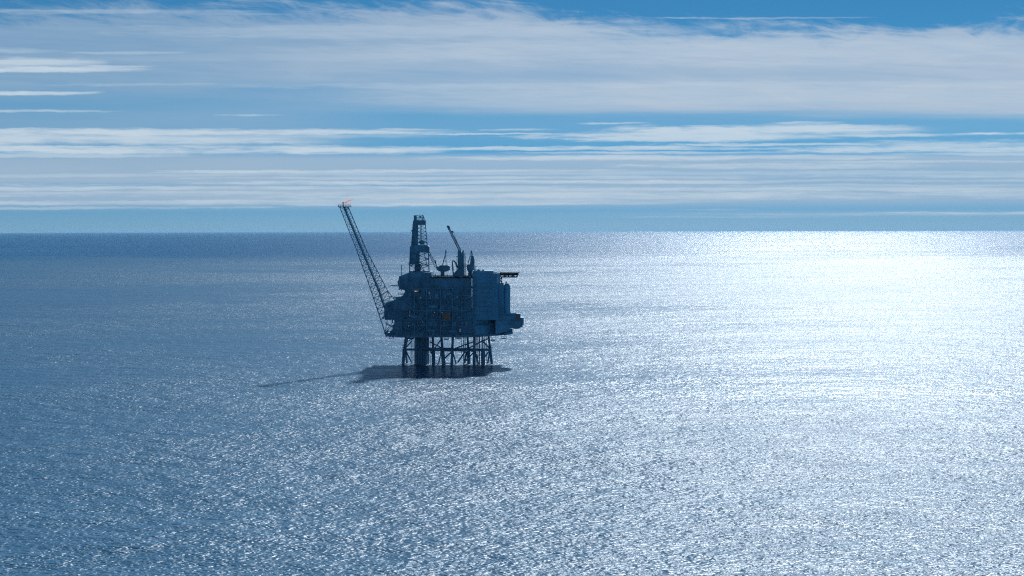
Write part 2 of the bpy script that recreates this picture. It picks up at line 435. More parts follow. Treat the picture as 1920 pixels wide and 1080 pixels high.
# boat landings and access cages
def cage(cx, cy, w, h, d, dd=3.0, name='access_cage', hang=0.0):
    m = MB(); x0, x1, y0, y1 = cx-w/2, cx+w/2, cy-h/2, cy+h/2
    for dz in (d, d+dd):
        for a, b in (((x0,y0),(x1,y0)),((x0,y1),(x1,y1)),((x0,y0),(x0,y1)),((x1,y0),(x1,y1)),((cx,y0),(cx,y1))): m.t(a, b, .15, dz, n=4)
    for q in ((x0,y0),(x1,y0),(x0,y1),(x1,y1)): m.t(q, q, .15, d, d+dd, n=4)
    m.box(x0, x1, y1-.5, y1, d, d+dd)
    if hang:
        for x in (x0+.5, x1-.5): m.t((x, y0), (x, y0-hang), .13, d+dd/2, n=4)
    return m.build(name, M['jacket'], rig)
cage(755.6, 649.3, 3, 4.5, -6); cage(920.7, 650.3, 4, 4.6, 2)
for cx, cy, w, h, hang in ((734, 633.2, 8, 2.6, 3), (837, 636, 9, 2.2, 5), (859, 634, 10, 2.0, 3), (924.5, 637.5, 8, 2.6, 7), (945, 633.4, 9, 3.4, 4), (765, 633, 9, 2, 3)):
    cage(cx, cy, w, h, -8 if cx < 900 else 0, 4, 'hanging_walkway', hang)

# ------------------------------------------------------------------ deck structure
FR = -24.0                              # front face of the hull, metres before the centre line
def zf(py): return Z(py, FR)
def plan(l, r=962, rd=14, cut=889, back=24): return [(l, FR+6), (l+7, FR), (cut, FR), (r, rd), (r-6, back), (l+2, back)]
MB().slab([(722, -12), (745, FR), (889, FR), (956, 6), (961, 14), (957, 22), (722, 22)], zf(632.6), zf(628.6)).build('deck', M['steel'], rig)
MB().slab([(737, -14), (750, FR-.6), (889, FR-.6), (963, 12), (959, 22), (740, 22)], zf(611.6), zf(609.8)).build('deck', M['steel'], rig)
MB().slab([(721, -10), (736, FR+2), (752, FR-.6), (888, FR-.6), (957, 12), (953, 22), (723, 22)], zf(600.4), zf(598.8)).build('deck', M['steel'], rig)
MB().slab([(721, -8), (748, FR-.6), (886, FR-.6), (956, 12), (950, 22), (727, 22)], zf(583.4), zf(581.8)).build('deck', M['steel'], rig)
MB().slab([(738, -8), (754, FR-.6), (885, FR-.6), (930, 12), (926, 22), (744, 22)], zf(561.0), zf(559.6)).build('deck', M['steel'], rig)
MB().slab([(756, -8), (764, FR-.6), (885, FR-.6), (930, 12), (926, 22), (756, 22)], zf(541.0), zf(539.8)).build('deck', M['steel'], rig)
MB().slab([(808, FR-.8), (886, FR-.8), (930, 12), (926, 22), (808, 22)], zf(521.2), zf(519.2)).build('deck', M['deckpaint'], rig)
# recessed process modules between the decks (ribbed cladding, so that the faces are not flat)
def ribbed(name, l, r, py0, py1, d, mt, back=20, step=1.2, rd=None, parent=rig):
    m = MB(); pl = [(l, d), (r, d)] + ([rd] if rd else []) + [((rd[0] if rd else r)-3, back), (l+2, back)]
    m.slab(pl, Z(py1, d), Z(py0, d))
    x = l+.5
    while x < r-.3:
        m.box(x, x+.35, py0+.15, py1-.15, d-.22, d-.003); x += step*random.uniform(.8, 1.25)
    return m.build(name, mt, parent)
ribbed('process_module', 740, 800, 611.6, 628.6, FR+3, M['grey'])
ribbed('process_module', 800.6, 862, 611.6, 628.6, FR+2, M['grey'])
ribbed('process_module', 862.6, 889, 611.6, 628.6, FR+.6, M['body'], rd=(956, 12))
ribbed('process_module', 739, 792, 600.4, 609.8, FR+3, M['grey'])
ribbed('process_module', 792.6, 888, 600.4, 609.8, FR+2.4, M['body'], rd=(955, 12))
ribbed('process_module', 727, 768, 583.4, 598.8, FR+5, M['grey'])
ribbed('process_module', 768.5, 826, 583.4, 598.8, FR+3, M['grey'])
ribbed('process_module', 826.6, 886, 583.4, 598.8, FR+2.2, M['body'])
ribbed('process_module', 748, 800, 561, 581.8, FR+4, M['grey'])
ribbed('process_module', 800.6, 848, 561, 581.8, FR+2.6, M['grey'])
ribbed('process_module', 848.6, 885, 561, 581.8, FR+2.0, M['body'])
ribbed('process_module', 764, 804, 541, 559.6, FR+4, M['grey'])
ribbed('process_module', 804.6, 884.6, 541, 559.6, FR+2.2, M['body'])
ribbed('process_module', 806, 884.6, 521.2, 539.8, FR+2.0, M['body'])
# columns and diagonal bracing of the hull's truss
m = MB()
for x in (752, 777, 800, 826, 848, 866, 888): m.box(x-.8, x+.8, 541 if x > 770 else 584, 628.5, FR-.3, FR+.8)
m.build('truss_column', M['steel'], rig)
m = MB()
for y0, y1, xs in ((611.6, 628.6, (752, 777, 800, 826, 848, 866, 888)), (583.4, 598.8, (752, 777, 800, 826, 848, 866)), (561, 581.8, (777, 800, 826, 848, 866))):
    for i, (a, b) in enumerate(zip(xs, xs[1:])):
        m.t((a, y0 if i % 2 else y1), (b, y1 if i % 2 else y0), .32, FR+.2, n=6)
m.build('truss_diagonal', M['steel'], rig)
# pipework on the front of the modules
m = MB()
for k in range(90):
    y = random.choice([random.uniform(612.5, 627.5), random.uniform(584, 598), random.uniform(562, 581), random.uniform(542, 559), random.uniform(601, 609)])
    a = random.uniform(750 if y > 583 else 768, 870); l = random.uniform(4, 26); b = min(886, a+l); r = random.choice([.12, .18, .3]); d = FR + random.uniform(.4, 1.6)
    m.t((a, y), (b, y), r, d, n=6)
    e = y + random.choice([-1, 1])*random.uniform(1, 6)
    m.t((b, y), (b, e), r, d, n=6)
for k in range(70):
    x = random.uniform(750, 885); y0 = random.choice([541.5, 561.5, 584, 601, 612]); h = {541.5: 17.5, 561.5: 19.5, 584: 14, 601: 8, 612: 16}[y0]
    if y0 < 584 and x < 768: continue
    m.t((x, y0), (x, y0+h*random.uniform(.5, 1)), random.choice([.1, .15, .25]), FR+random.uniform(.5, 1.7), n=6)
m.build('pipework', M['pipe'], rig)
# vessels and cabinets standing on the open deck edges
def vessel(x0, x1, y, r, d):
    m = MB(); a = P(x0, y, d); b = P(x1, y, d); q = Vector((r*.5, 0, 0))
    m.tube(a, b, r, n=14); m.tube(a-q, a, r*.55, r, 14); m.tube(b, b+q, r, r*.55, 14)
    for x in (x0+(x1-x0)*.2, x0+(x1-x0)*.8): c = P(x, y, d); m.boxw(c.x-.3, c.x+.3, c.y-r*.7, c.y+r*.7, c.z-r*1.5, c.z)
    m.build('pressure_vessel', M['pipe'], rig, False)
vessel(803, 815, 620, 1.7, FR+1); vessel(772, 783, 594, 1.6, FR+1.2); vessel(842, 856, 622, 1.9, FR+.6); vessel(806, 820, 575, 1.7, FR+1); vessel(838, 848, 551, 1.6, FR+.6)
random.seed(21)
for k in range(46):
    y1 = random.choice([559.5, 581.6, 598.6, 609.6, 628.4]); h = random.uniform(2.5, 8); w = random.uniform(2, 8)
    x = random.uniform(752 if y1 > 583 else 778, 880)
    MB().box(x, x+w, y1-h, y1, FR+random.uniform(.3, 1.6), FR+2.1).build('equipment_cabinet', random.choice([M['grey'], M['steel'], M['pipe'], M['body']]), rig)

# ragged left-hand end: open gratings, scaffolds, vessels
random.seed(5)
m = MB()
m.prism([(759, 546), (757, 552), (752, 556), (746, 560), (738, 563), (736, 566), (737, 583), (800, 583), (800, 545)], FR+7, 16)
m.prism([(730, 573), (727, 580), (722, 584), (721, 590), (724, 599), (760, 599), (760, 570)], FR+9, 12)
m.prism([(742, 601), (739, 606), (736, 612), (737, 617), (731, 622), (731, 629), (770, 629), (770, 600)], FR+8, 14)
m.prism([(721, 574), (723, 568), (733, 565), (746, 563), (750, 600), (722, 600), (720, 590)], -14, -2)
m.build('process_module', M['steel'], rig)
for k in range(140):
    z = random.random()
    if z < .4: x = random.uniform(720, 746); y = random.uniform(565, 600)
    elif z < .65: x = random.uniform(736, 760); y = random.uniform(553, 570)
    elif z < .85: x = random.uniform(724, 742); y = random.uniform(602, 628)
    else: x = random.uniform(745, 765); y = random.uniform(520, 546)
    if x + y*0.35 < 921: continue
    if z < .4 and (x-722) < (570-y)*2.2: continue
    if z >= .4 and z < .65 and (x-736) < (563-y)*2.0: continue
    if z >= .65 and z < .85 and (x < 730 and y < 618): continue
    m = MB(); d = random.uniform(FR+6, -4); L = random.uniform(1.5, 7)
    if random.random() < .5: m.t((x, y), (x+L, y + random.uniform(-.6, .6)), random.choice([.12, .2, .35]), d, n=5)
    else: m.t((x, y), (x + random.uniform(-.5, .5), y + L), random.choice([.12, .2, .3]), d, n=5)
    if random.random() < .35: m.box(x+.2, x+random.uniform(1, 4), y-.2, y+random.uniform(1, 3), d-.3, d+2)
    m.build('process_pipe', M['pipe'], rig)
for x0, x1, y in ((722, 740, 566.2), (735, 752, 558.0), (720.5, 732, 575), (746, 760, 551.5), (720.5, 728, 590)):
    m = MB(); m.box(x0, x1, y+.2, y+.8, -16, -8); m.rail([P(x1, y, -16), P(x0, y, -16), P(x0, y, -8), P(x1, y, -8)], r=.1)
    m.build('access_platform', M['steel'], rig)
# round wheel-like gear at the boom foot, knee braces to the low corner
m = MB()
for a in range(12):
    t = math.pi*2*a/12; q = P(731, 571, -12)
    m.tube(q, q + Vector((math.cos(t)*3.4, 0, math.sin(t)*2.6)), .16, n=4)
    t2 = math.pi*2*(a+1)/12
    m.tube(q + Vector((math.cos(t)*3.4, 0, math.sin(t)*2.6)), q + Vector((math.cos(t2)*3.4, 0, math.sin(t2)*2.6)), .22, n=4)
m.build('hose_reel', M['steel'], rig)

# drilling module, upper left
m = MB()
m.prism([(747.6, 518.5), (768, 510.6), (808, 510.6), (809.5, 518), (812, 521), (812, 545.5), (759, 545.5), (757, 543.5), (748.4, 543), (747, 536), (744.8, 529), (747.4, 524)], FR+1.2, 18)
x = 750
while x < 806:
    m.box(x, x+.4, 521, 542, FR+.95, FR+1.197); x += random.uniform(1.1, 2.0)
m.box(747, 807, 526.5, 527.4, FR+.6, FR+1.196); m.box(748, 811, 536, 536.8, FR+.6, FR+1.196)
m.build('drilling_module', M['steel'], rig)
MB().box(752.4, 753.8, 496.5, 517, 0, .8).build('vent_mast', M['steel'], rig)
m = MB(); m.t((727.5, 536.4), (747, 535.2), .35, -6, n=6); m.t((727.5, 536.4), (747, 533), .12, -6, n=4); m.t((733, 535.8), (747, 537.5), .12, -6, n=4)
m.build('burner_boom', M['steel'], rig)
# clutter on the drilling module's roof edge
m = MB()
for x, w, h in ((812, 3, 3.2), (816, 1.2, 5), (818.5, 3, 2.2), (823, .8, 4.5), (841, 2.5, 1.8), (835, .6, 3), (838, 1.4, 4.4), (810, 1, 5), (846, .6, 2.5), (849, 3, 1.6)):
    m.box(x, x+w, 519.3-h, 519.2, -10, -8)
m.rail([P(808, 519.2, FR), P(886, 519.2, FR)], r=.09)
m.build('deck_fitting', M['steel'], rig)

# ------------------------------------------------------------------ lattice towers
def lattice(m, base4, top4, bays, rc, rb, chords=(0, 1, 2, 3), cross=True, faces=(0, 1, 2, 3)):
    """four chords from base4 to top4, rungs and X-bracing on each face"""
    L = lambda c, t: base4[c].lerp(top4[c], t)
    for c in chords: m.tube(base4[c], top4[c], rc, n=6)
    for i in range(bays+1):
        for f in faces: m.tube(L(f, i/bays), L((f+1) % 4, i/bays), rb, n=4)
    for i in range(bays):
        for f in faces:
            g = (f+1) % 4
            if cross or i % 2 == 0: m.tube(L(f, i/bays), L(g, (i+1)/bays), rb, n=4)
            if cross or i % 2 == 1: m.tube(L(g, i/bays), L(f, (i+1)/bays), rb, n=4)
    return m

# derrick
der = MB().box(768, 806, 508.6, 510.8, -7, 7).build('derrick', M['steel'], rig)
def q4(xl, xr, y, d0, d1): return [P(xl, y, d0), P(xr, y, d0), P(xr, y, d1), P(xl, y, d1)]
m = MB(); lattice(m, q4(767.6, 804.5, 511, -6, 6), q4(769, 803.4, 473, -5, 5), 3, .42, .26)
for a, b in (((786, 511), (792, 495)), ((798, 511), (787, 495)), ((795, 473), (800, 495)), ((775, 511), (779, 496))): m.t(a, b, .3, -5, n=5)
m.build('lattice_frame', M['steel'], der)
m = MB(); lattice(m, q4(782.9, 801.2, 461, -4.4, 4.4), q4(783.2, 797.6, 421, -3.6, 3.6), 6, .34, .15)
m.build('lattice_frame', M['steel'], der)
# wind wall
m = MB(); m.prism([(770.6, 461), (782.8, 461), (782.8, 413.2), (774.4, 413.2), (773.2, 430)], -4.4, 4.2)
for i in range(6): x = 772.5+i*1.8; m.box(x, x+.4, 420, 460, -4.6, -4.403)
m.build('wind_wall', M['steel'], der)
MB().prism([(769, 496), (786.2, 496), (786.4, 473), (770, 473)], -4.8, 4.6).build('wind_wall', M['steel'], der)
MB().box(778, 788, 495.5, 511, -4, 4).build('wind_wall', M['steel'], der)
m = MB(); m.prism([(768.2, 473.2), (768.2, 462.8), (771.5, 459.6), (800.8, 459.6), (804.9, 463), (804.9, 473.2)], -6, 6); m.build('monkey_board_housing', M['steel'], der)
MB().prism([(782.8, 413), (798, 413), (798, 420), (797.2, 421.8), (782.8, 421.8)], -4.2, 4.0).build('crown_block', M['steel'], der)
m = MB().box(775.8, 780.4, 403.6, 413.1, -3.5, 2).box(781.2, 796, 410.3, 410.9, -3, 3)
lattice(m, q4(781, 794.6, 413, -3, 3), q4(781, 793.5, 404, -3, 3), 2, .2, .13, cross=True)
m.t((792.6, 413), (792.8, 402.4), .28, -3, n=5); m.t((792.8, 402.4), (797, 413), .2, -3, n=5); m.t((786.8, 404), (786.8, 401.4), .12, -3, n=4)
m.box(786, 790, 405, 408.5, -1, 1)
m.build('crown_frame', M['steel'], der)
m = MB().t((789.2, 421), (789.2, 459), .36, 0, n=6).t((790.2, 421), (790.2, 452), .1, 0, n=4); m.build('guide_rail', M['steel'], der)
m = MB().prism([(785.8, 451.6), (796, 451.6), (796, 455.5), (794.2, 458.8), (788.4, 458.8), (785.8, 455)], -1.6, 1.6); m.build('travelling_block', M['grey'], der)
m = MB().prism([(770.4, 431), (773.2, 432), (773, 435), (771.6, 434.4)], -2, 1); m.box(773.4, 775, 428, 431, -2, 1); m.build('winch_platform', M['steel'], der)
m = MB().box(764.6, 809.5, 494.4, 495.9, -7, 7); m.rail([P(809.4, 494.4, -7), P(764.8, 494.4, -7), P(764.8, 494.4, 7)], r=.09); m.box(766, 772, 491.5, 492.4, -5, 5)
m.build('walkway', M['steel'], der)

# ------------------------------------------------------------------ flare boom
fb = MB()
chA = [(636.6, 388), (669, 470), (695, 543), (722, 624)]
chD = [(653.4, 389), (687.5, 470), (726.7, 545), (743.5, 567.5)]
chB = [(643.5, 388.5), (677.5, 470), (709, 545), (724, 590)]
def along(ch, t, d):
    n = len(ch)-1; k = min(int(t*n), n-1); f = t*n-k
    return P(ch[k][0]*(1-f)+ch[k+1][0]*f, ch[k][1]*(1-f)+ch[k+1][1]*f, d)
def yy_(ch, y, d):
    for a, b in zip(ch, ch[1:]):
        if y <= b[1] or b is ch[-1]:
            f = (y-a[1])/(b[1]-a[1]); f = min(1, max(0, f)); return P(a[0]+(b[0]-a[0])*f, a[1]+(b[1]-a[1])*f, d)
def wd(t): return 2.6 + 3.6*t           # half depth of the boom, metres
nodes = []
N = 22
for i in range(N+1):
    t = i/N; y = 388.5 + (600-388.5)*t**1.08
    a = yy_(chA, y, -10); d = yy_(chD, y-4-10*t, -10)
    if y > 577: d = None
    b = yy_(chB, min(y-1-4*t, 589), -10-wd(t)); c = yy_([(x+1.6, yv) for x, yv in chB], min(y-1-4*t, 589), -10+wd(t))
    nodes.append((a, b, d, c))
fb.tube(P(636.6, 388, -10), P(669, 470, -10), .30, n=6); fb.tube(P(669, 470, -10), P(695, 543, -10), .34, n=6); fb.tube(P(695, 543, -10), P(722, 624, -10), .40, n=6)
for a, b in zip(chD, chD[1:]): fb.t(a, b, .33, -10, n=6)
fb_o = fb.build('flare_boom', M['steel'], rig)
for k in (1, 3):
    m = MB()
    for n0, n1 in zip(nodes, nodes[1:]): m.tube(n0[k], n1[k], .28, n=5)
    m.build('boom_chord', M['steel'], fb_o)
m = MB(); 
for i, n0 in enumerate(nodes):
    a, b, d, c = n0; r = .13 + .08*i/N
    m.tube(a, b, r, n=4); m.tube(a, c, r, n=4)
    if d: m.tube(b, d, r, n=4); m.tube(c, d, r, n=4)
    if i < N:
        a2, b2, d2, c2 = nodes[i+1]
        if i % 2: m.tube(a, b2, r, n=4); m.tube(c, a2, r, n=4)
        else: m.tube(b, a2, r, n=4); m.tube(a, c2, r, n=4)
        if d and d2:
            if i % 2: m.tube(d, b2, r, n=4); m.tube(c, d2, r, n=4)
            else: m.tube(b, d2, r, n=4); m.tube(d, c2, r, n=4)
m.build('boom_lacing', M['steel'], fb_o)
m = MB()
for dx, r in ((0.6, .42), (2.4, .30), (4.0, .20)):
    for a, b in zip(chB, chB[1:]): m.t((a[0]+dx, a[1]), (b[0]+dx, b[1]), r, -10, n=6)
m.build('flare_pipe', M['pipe'], fb_o)
m = MB(); m.box(633.6, 657.8, 386.9, 388.2, -14, -6); m.box(634, 635, 385.2, 387, -13.5, -13); m.rail([P(657.6, 386.9, -6), P(657.6, 386.9, -14), P(633.8, 386.9, -14), P(633.8, 386.9, -6)], h=1.3, r=.12)
for a, b in (((640, 388), (637.5, 391)), ((650, 388), (654, 392)), ((644, 388), (650, 394)), ((652, 388), (646, 394))): m.t(a, b, .16, -10, n=4)
m.build('tip_platform', M['steel'], fb_o)
MB().t((643.6, 388), (643.2, 380), .45, -10, n=8).t((643.2, 380), (643.1, 378.8), .6, -10, n=8).build('flare_tip', M['steel'], fb_o)
# boom foot
m = MB()
for a, b in (((722, 624), (743, 604)), ((722, 622), (735, 606)), ((722, 624), (726, 601)), ((718.7, 597), (726, 590)), ((714, 597.6), (728, 597)), ((722, 606), (739, 616)), ((722, 624), (740, 618)), ((723, 604), (735, 612)), ((727, 545.8), (731, 562)), ((708, 556), (727, 545.8)), ((720, 570), (740, 563))):
    m.t(a, b, .26, -10, -14, n=5)
m.t((722, 627), (722, 622), .7, -10, n=6)
m.build('boom_foot_brace', M['steel'], fb_o)
fire_base = P(644.5, 380.5, -10)
fm = MB(fire_base)
pts = [(644.2, 381.4, .25), (646.5, 380.4, .85), (649, 379, 1.0), (651.5, 377.9, .75), (653.8, 376.7, .85), (656.5, 375.6, .6), (659, 374.5, .5), (662, 373.9, .1)]
for (x0, y0, r0), (x1, y1, r1) in zip(pts, pts[1:]): fm.t((x0, y0), (x1, y1), r0*.8, -10, r2=r1*.8, n=8)
flame = fm.build('flare_flame', flame_mat(), None, True); flame.location = fire_base
tag(flame, 'small pinkish red gas flame blown sideways from the tip of the flare boom', 'flame')

# ------------------------------------------------------------------ cranes
def crane(ped, cab, peak, feet, boom, d=-6, boomw=1.2, mt='steel'):
    """ped = (x0, x1, y0, y1); cab = outline; boom = foot, tip"""
    c = MB().prism(cab, d-2.6, d+2.6).build('crane', M[mt], rig)
    m = MB(); x = (ped[0]+ped[1])/2; r = (ped[1]-ped[0])/2*S
    m.t((x, ped[2]), (x, ped[3]), r, d, n=14); m.t((x, ped[2]), (x, ped[2]+1.2), r*1.35, d, n=14); m.build('pedestal', M[mt], c, True)
    m = MB()
    for dd in (-1.6, 1.6):
        for f in feet: m.t(f, peak, .26, d+dd, d+dd*.3, n=5)
        a, b = feet[0], feet[-1]
        for t in (.3, .6): m.t((a[0]+(peak[0]-a[0])*t, a[1]+(peak[1]-a[1])*t), (b[0]+(peak[0]-b[0])*t, b[1]+(peak[1]-b[1])*t), .18, d+dd, n=4)
    m.t((peak[0], peak[1]-1.6), (peak[0], peak[1]+4), .55, d, n=6)
    m.build('mast_frame', M[mt], c)
    if boom:
        a, b = P(*boom[0], d), P(*boom[1], d); ax = (b-a).normalized(); up = ax.cross(Vector((0, 1, 0))).normalized(); w = boomw
        Q = lambda p, s, k=1.0: [p + up*s*k + Vector((0, -s*.8, 0)), p + up*s*k + Vector((0, s*.8, 0)), p - up*s*k + Vector((0, s*.8, 0)), p - up*s*k + Vector((0, -s*.8, 0))]
        m = MB(); n = max(4, int((b-a).length/2.6)); lattice(m, Q(a, w*1.05), Q(b, w*.55), n, .2, .11)
        m.build('boom', M[mt], c)
    return c
c1 = crane((826, 833.4, 506, 520), [(816.5, 500.4), (819, 499.2), (823, 499.4), (826, 497.2), (840, 497.4), (843.2, 499), (843.4, 504), (845, 505), (841, 507.6), (836, 509.6), (824.5, 509.4), (819.5, 506.6)],
      (836, 471), [(829, 499), (836.8, 499)], ((817.5, 500), (802.5, 470)), d=-4, boomw=1.0)
m = MB(); m.t((829.3, 499), (836, 477), .22, -5, n=5); m.t((818, 496), (816.5, 489), .4, -4, n=5); m.box(814.6, 817.6, 488, 491.5, -5, -3); m.build('hook_gear', M['steel'], c1)
c2c = MB().prism([(858, 469.4), (864.2, 469.4), (864.4, 472.5), (866.2, 473), (868.2, 469.2), (869.6, 469), (869.9, 521), (849.8, 521), (850.4, 514), (853, 510), (856, 507), (858, 504)], -8, -1).build('crane', M['steel'], rig)
a, b = P(862.4, 469.5, -5), P(840.6, 426.5, -5); ax = (b-a).normalized(); up = ax.cross(Vector((0, 1, 0))).normalized()
Q = lambda p, s: [p + up*s + Vector((0, -s, 0)), p + up*s + Vector((0, s, 0)), p - up*s + Vector((0, s, 0)), p - up*s + Vector((0, -s, 0))]
m = MB(); lattice(m, Q(a, 1.0), Q(b, .6), 15, .25, .14); m.build('boom', M['steel'], c2c)
m = MB().prism([(837.4, 424.4), (838.6, 422.6), (842.4, 423.4), (844, 427.6), (842.2, 430), (838.8, 427.6)], -6.2, -3.8).prism([(846.5, 433.6), (848.6, 432.2), (850.6, 434.4), (849.4, 436.6), (847.6, 436)], -6.4, -3.6); m.build('boom_head', M['steel'], c2c)
m = MB().t((857, 459), (848, 436), .12, -5, n=4).t((859, 469), (852, 447), .1, -5, n=4).t((863.5, 469), (850, 436), .14, -5, n=4); m.build('pendant_line', M['steel'], c2c)
m = MB()
for x in (871.2, 873.0): m.t((x, 474 + (x-871)*3), (x, 520), .2, -4, n=5)
for i in range(12): m.t((870, 477+i*3.5), (873, 477+i*3.5), .12, -4, n=4)
m.t((856.6, 480), (856.6, 508), .18, -5, n=4); m.t((855, 481), (858, 481), .2, -5, n=4); m.box(870, 876, 495, 496, -6, -3)
m.build('ladder', M['steel'], c2c)
m = MB(); m.t((850.3, 518), (847.9, 490.5), .62, -7, n=8); m.t((847.9, 490.5), (850.2, 488.4), .62, -7, n=8); m.t((850.2, 488.4), (852.6, 489.8), .62, -7, n=8); m.t((852.6, 489.8), (858, 502.5), .75, -7, n=8); m.build('loading_arm', M['steel'], rig, True)
c3 = crane((877.6, 884.8, 505, 521), [(875, 497.5), (877.6, 495.4), (881, 495.4), (882.5, 480.5), (885.4, 478.6), (887.8, 479.6), (889.4, 486), (889.8, 497), (889.8, 504), (887.4, 509), (877.8, 509.2), (875.2, 505.5)],
      (883.6, 471), [(877.8, 495), (884.6, 494)], None, d=-2)
m = MB(); m.t((877, 494), (883.4, 473), .2, -3, n=4); m.t((887, 480), (883.8, 470), .3, -2, n=5); m.box(868.4, 876, 499.5, 500.6, -4, 0); m.box(889.6, 893.6, 499, 500.2, -3, 0); m.t((891.5, 499), (891.5, 512), .22, -2, n=4); m.t((893.4, 506), (893.4, 512), .2, -2, n=4)
m.rail([P(868.4, 499.5, -3), P(876, 499.5, -3)], r=.1); m.build('walkway', M['steel'], c3)

# ------------------------------------------------------------------ living quarters, helideck and the right-hand end
lq = ribbed('living_quarters', 885.2, 932, 512.4, 600, FR+.4, M['pale'], back=16, step=2.3, rd=(938, FR+10))
m = MB(); m.box(886, 925, 507.8, 512.3, FR+2, 10)
for x, w, h in ((893, 8, 2.4), (903, 5, 1.8), (889, 3, 3.2), (897, 1, 4), (905.4, .6, 3.6)): m.box(x, x+w, 507.8-h, 507.7, FR+4, FR+8)
m.build('roof_house', M['body'], lq)
for r_ in range(7):
    for k in range(7):
        x = 899 + k*3.6; y = 531 + r_*8.6
        MB().box(x, x+1.3, y, y+1.9, FR+.1, FR+.394).build('window', M['window'], lq)
m = MB()
for y in (521, 538.6, 555.8, 573, 590.2): m.box(885.4, 931.8, y, y+.4, FR-.1, FR+.17)
m.build('floor_band', M['pale'], lq)
m = MB()
for i in range(6): m.t((886.4, 540 + i*8.6), (891.4, 534 + i*8.6), .2, FR-.4, n=4)
for x in (886.2, 891.6): m.box(x-.2, x+.2, 520, 598, FR-.8, FR-.3)
m.build('escape_stair', M['body'], lq)
# helideck
hd = MB()
oc = []
cx, cw = 944, 28.5
import itertools
za, zb = Z(516, 0), Z(511.6, 0)
c0 = P(943.5, 513, 0); rr = 12.9
ring = [(c0.x + rr*math.cos(R(22.5+45*i))/math.cos(R(22.5)), c0.y + rr*math.sin(R(22.5+45*i))/math.cos(R(22.5))) for i in range(8)]
A = [hd.bm.verts.new(Vector((x, y, za)) - BASE) for x, y in ring]; B = [hd.bm.verts.new(Vector((x, y, zb)) - BASE) for x, y in ring]
hd.bm.faces.new(A[::-1]); hd.bm.faces.new(B)
for i in range(8): hd.bm.faces.new((A[i], A[(i+1) % 8], B[(i+1) % 8], B[i]))
hd_o = hd.build('helideck', M['deckpaint'], rig)
m = MB(); r3 = rr + 1.0; g = [Vector((c0.x + r3*math.cos(R(22.5+45*i))/math.cos(R(22.5)), c0.y + r3*math.sin(R(22.5+45*i))/math.cos(R(22.5)), zb+.2)) for i in range(9)]
for a, b in zip(g, g[1:]):
    m.tube(a, b, .12, n=4)
    for i in range(8): q = a.lerp(b, i/8); e = Vector((c0.x, c0.y, zb-.8)) ; m.tube(q, q + (e-q).normalized()*2.0, .08, n=4)
m.build('safety_net', M['steel'], hd_o)
m = MB(); m.box(916, 970, 518.3, 520.6, -7, -6).box(916, 970, 518.3, 520.6, 5, 6)
for d in (-7, 5.6):
    for i in range(18): x = 924+i*2.6; m.t((x, 516), (x+(1.3 if i % 2 else -1.3), 519), .2, d, n=4)
for x in (945, 952, 960, 968): m.box(x, x+3, 516, 519, -5, 4)
m.box(925, 931, 516, 527, -2, 6)
m.build('under_truss', M['steel'], hd_o)
m = MB()
for a, b in (((931.6, 520), (931.6, 530)), ((935, 520), (940.5, 530)), ((940.8, 520), (940.8, 531)), ((940.6, 520), (933, 530)), ((926, 529), (936, 519))): m.t(a, b, .4, -4, n=6)
m.build('support_leg', M['steel'], hd_o)
MB().slab([(886, FR+2), (930, FR+4), (940, 8), (890, 12)], Z(511.9, 0), Z(510.6, 0)).build('access_deck', M['deckpaint'], hd_o)
# stair tower and silo
st = MB(); st.box(932.6, 944.4, 531.5, 588, -20, -8)
st_o = st.build('stair_tower', M['pale'], rig)
m = MB()
for i in range(22): y = 536 + i*2.35; m.box(936, 943.6, y, y+.7, -20.6, -20.003)
m.build('louvre_bank', M['body'], st_o)
m = MB().box(932.2, 933, 531, 588, -20.6, -19.4).box(934.6, 935.1, 533, 588, -20.6, -20.003); m.build('corner_post', M['pale2'], st_o)
m = MB(); x = 950.4; m.t((x, 588), (x, 537), 6.4*S, -15, n=28); m.t((x, 537), (x, 531.4), 6.4*S, 3.6*S, r2=3.4*S, n=28) if False else m.tube(P(x, 537, -15), P(x, 531.4, -15), 6.4*S, 3.0*S, 28)
silo = m.build('storage_silo', M['pale2'], rig, False)
m = MB(); m.t((949, 532), (949, 529.6), .3, -15, n=6); q = P(949, 529.2, -15); m.tube(q-Vector((0, 0, .9)), q, .35, .75, 10); m.tube(q, q+Vector((0, 0, .7)), .75, .3, 10); m.build('vent_cap', M['steel'], silo)
m = MB()
for i in range(7): m.t((x, 540+i*7), (x, 540.5+i*7), 6.5*S, -15, n=28)
m.build('hoop', M['pale'], silo)
# the blocks that stand out on the right
rb_ = MB().prism([(929, 587), (940, 586), (952, 584.4), (957, 585.2), (958.5, 587), (968, 587), (968.6, 588.2), (976, 588.4), (976, 616), (972, 616), (971.4, 617), (964, 616.6), (960, 615.2), (955.5, 616), (955, 621), (929, 626)], -14, 8)
rb_o = rb_.build('utility_module', M['body'], rig)
MB().box(967.4, 975.6, 590, 601.5, -14.5, -14.003).build('cladding_panel', M['red'], rb_o)
m = MB().prism([(976.1, 595.6), (982, 595.8), (982, 607.6), (983.4, 608.6), (980, 609.2), (979.8, 613.5), (976.1, 613.5)], -12, 4); m.build('side_house', M['body'], rb_o)
m = MB()
for i in range(8): m.box(931+i*5.4, 935.4+i*5.4, 591, 592, -14.4, -14.003)
m.box(930, 966, 601.6, 602.6, -14.6, -14.003)
for k in range(16): x = random.uniform(931, 964); y = random.uniform(588, 612); m.box(x, x+random.uniform(1, 5), y, y+random.uniform(.8, 3), -14.5, -14.003)
m.rail([P(958, 587, -14), P(976, 588.2, -14)], r=.12)
m.build('wall_fitting', M['grey'], rb_o)
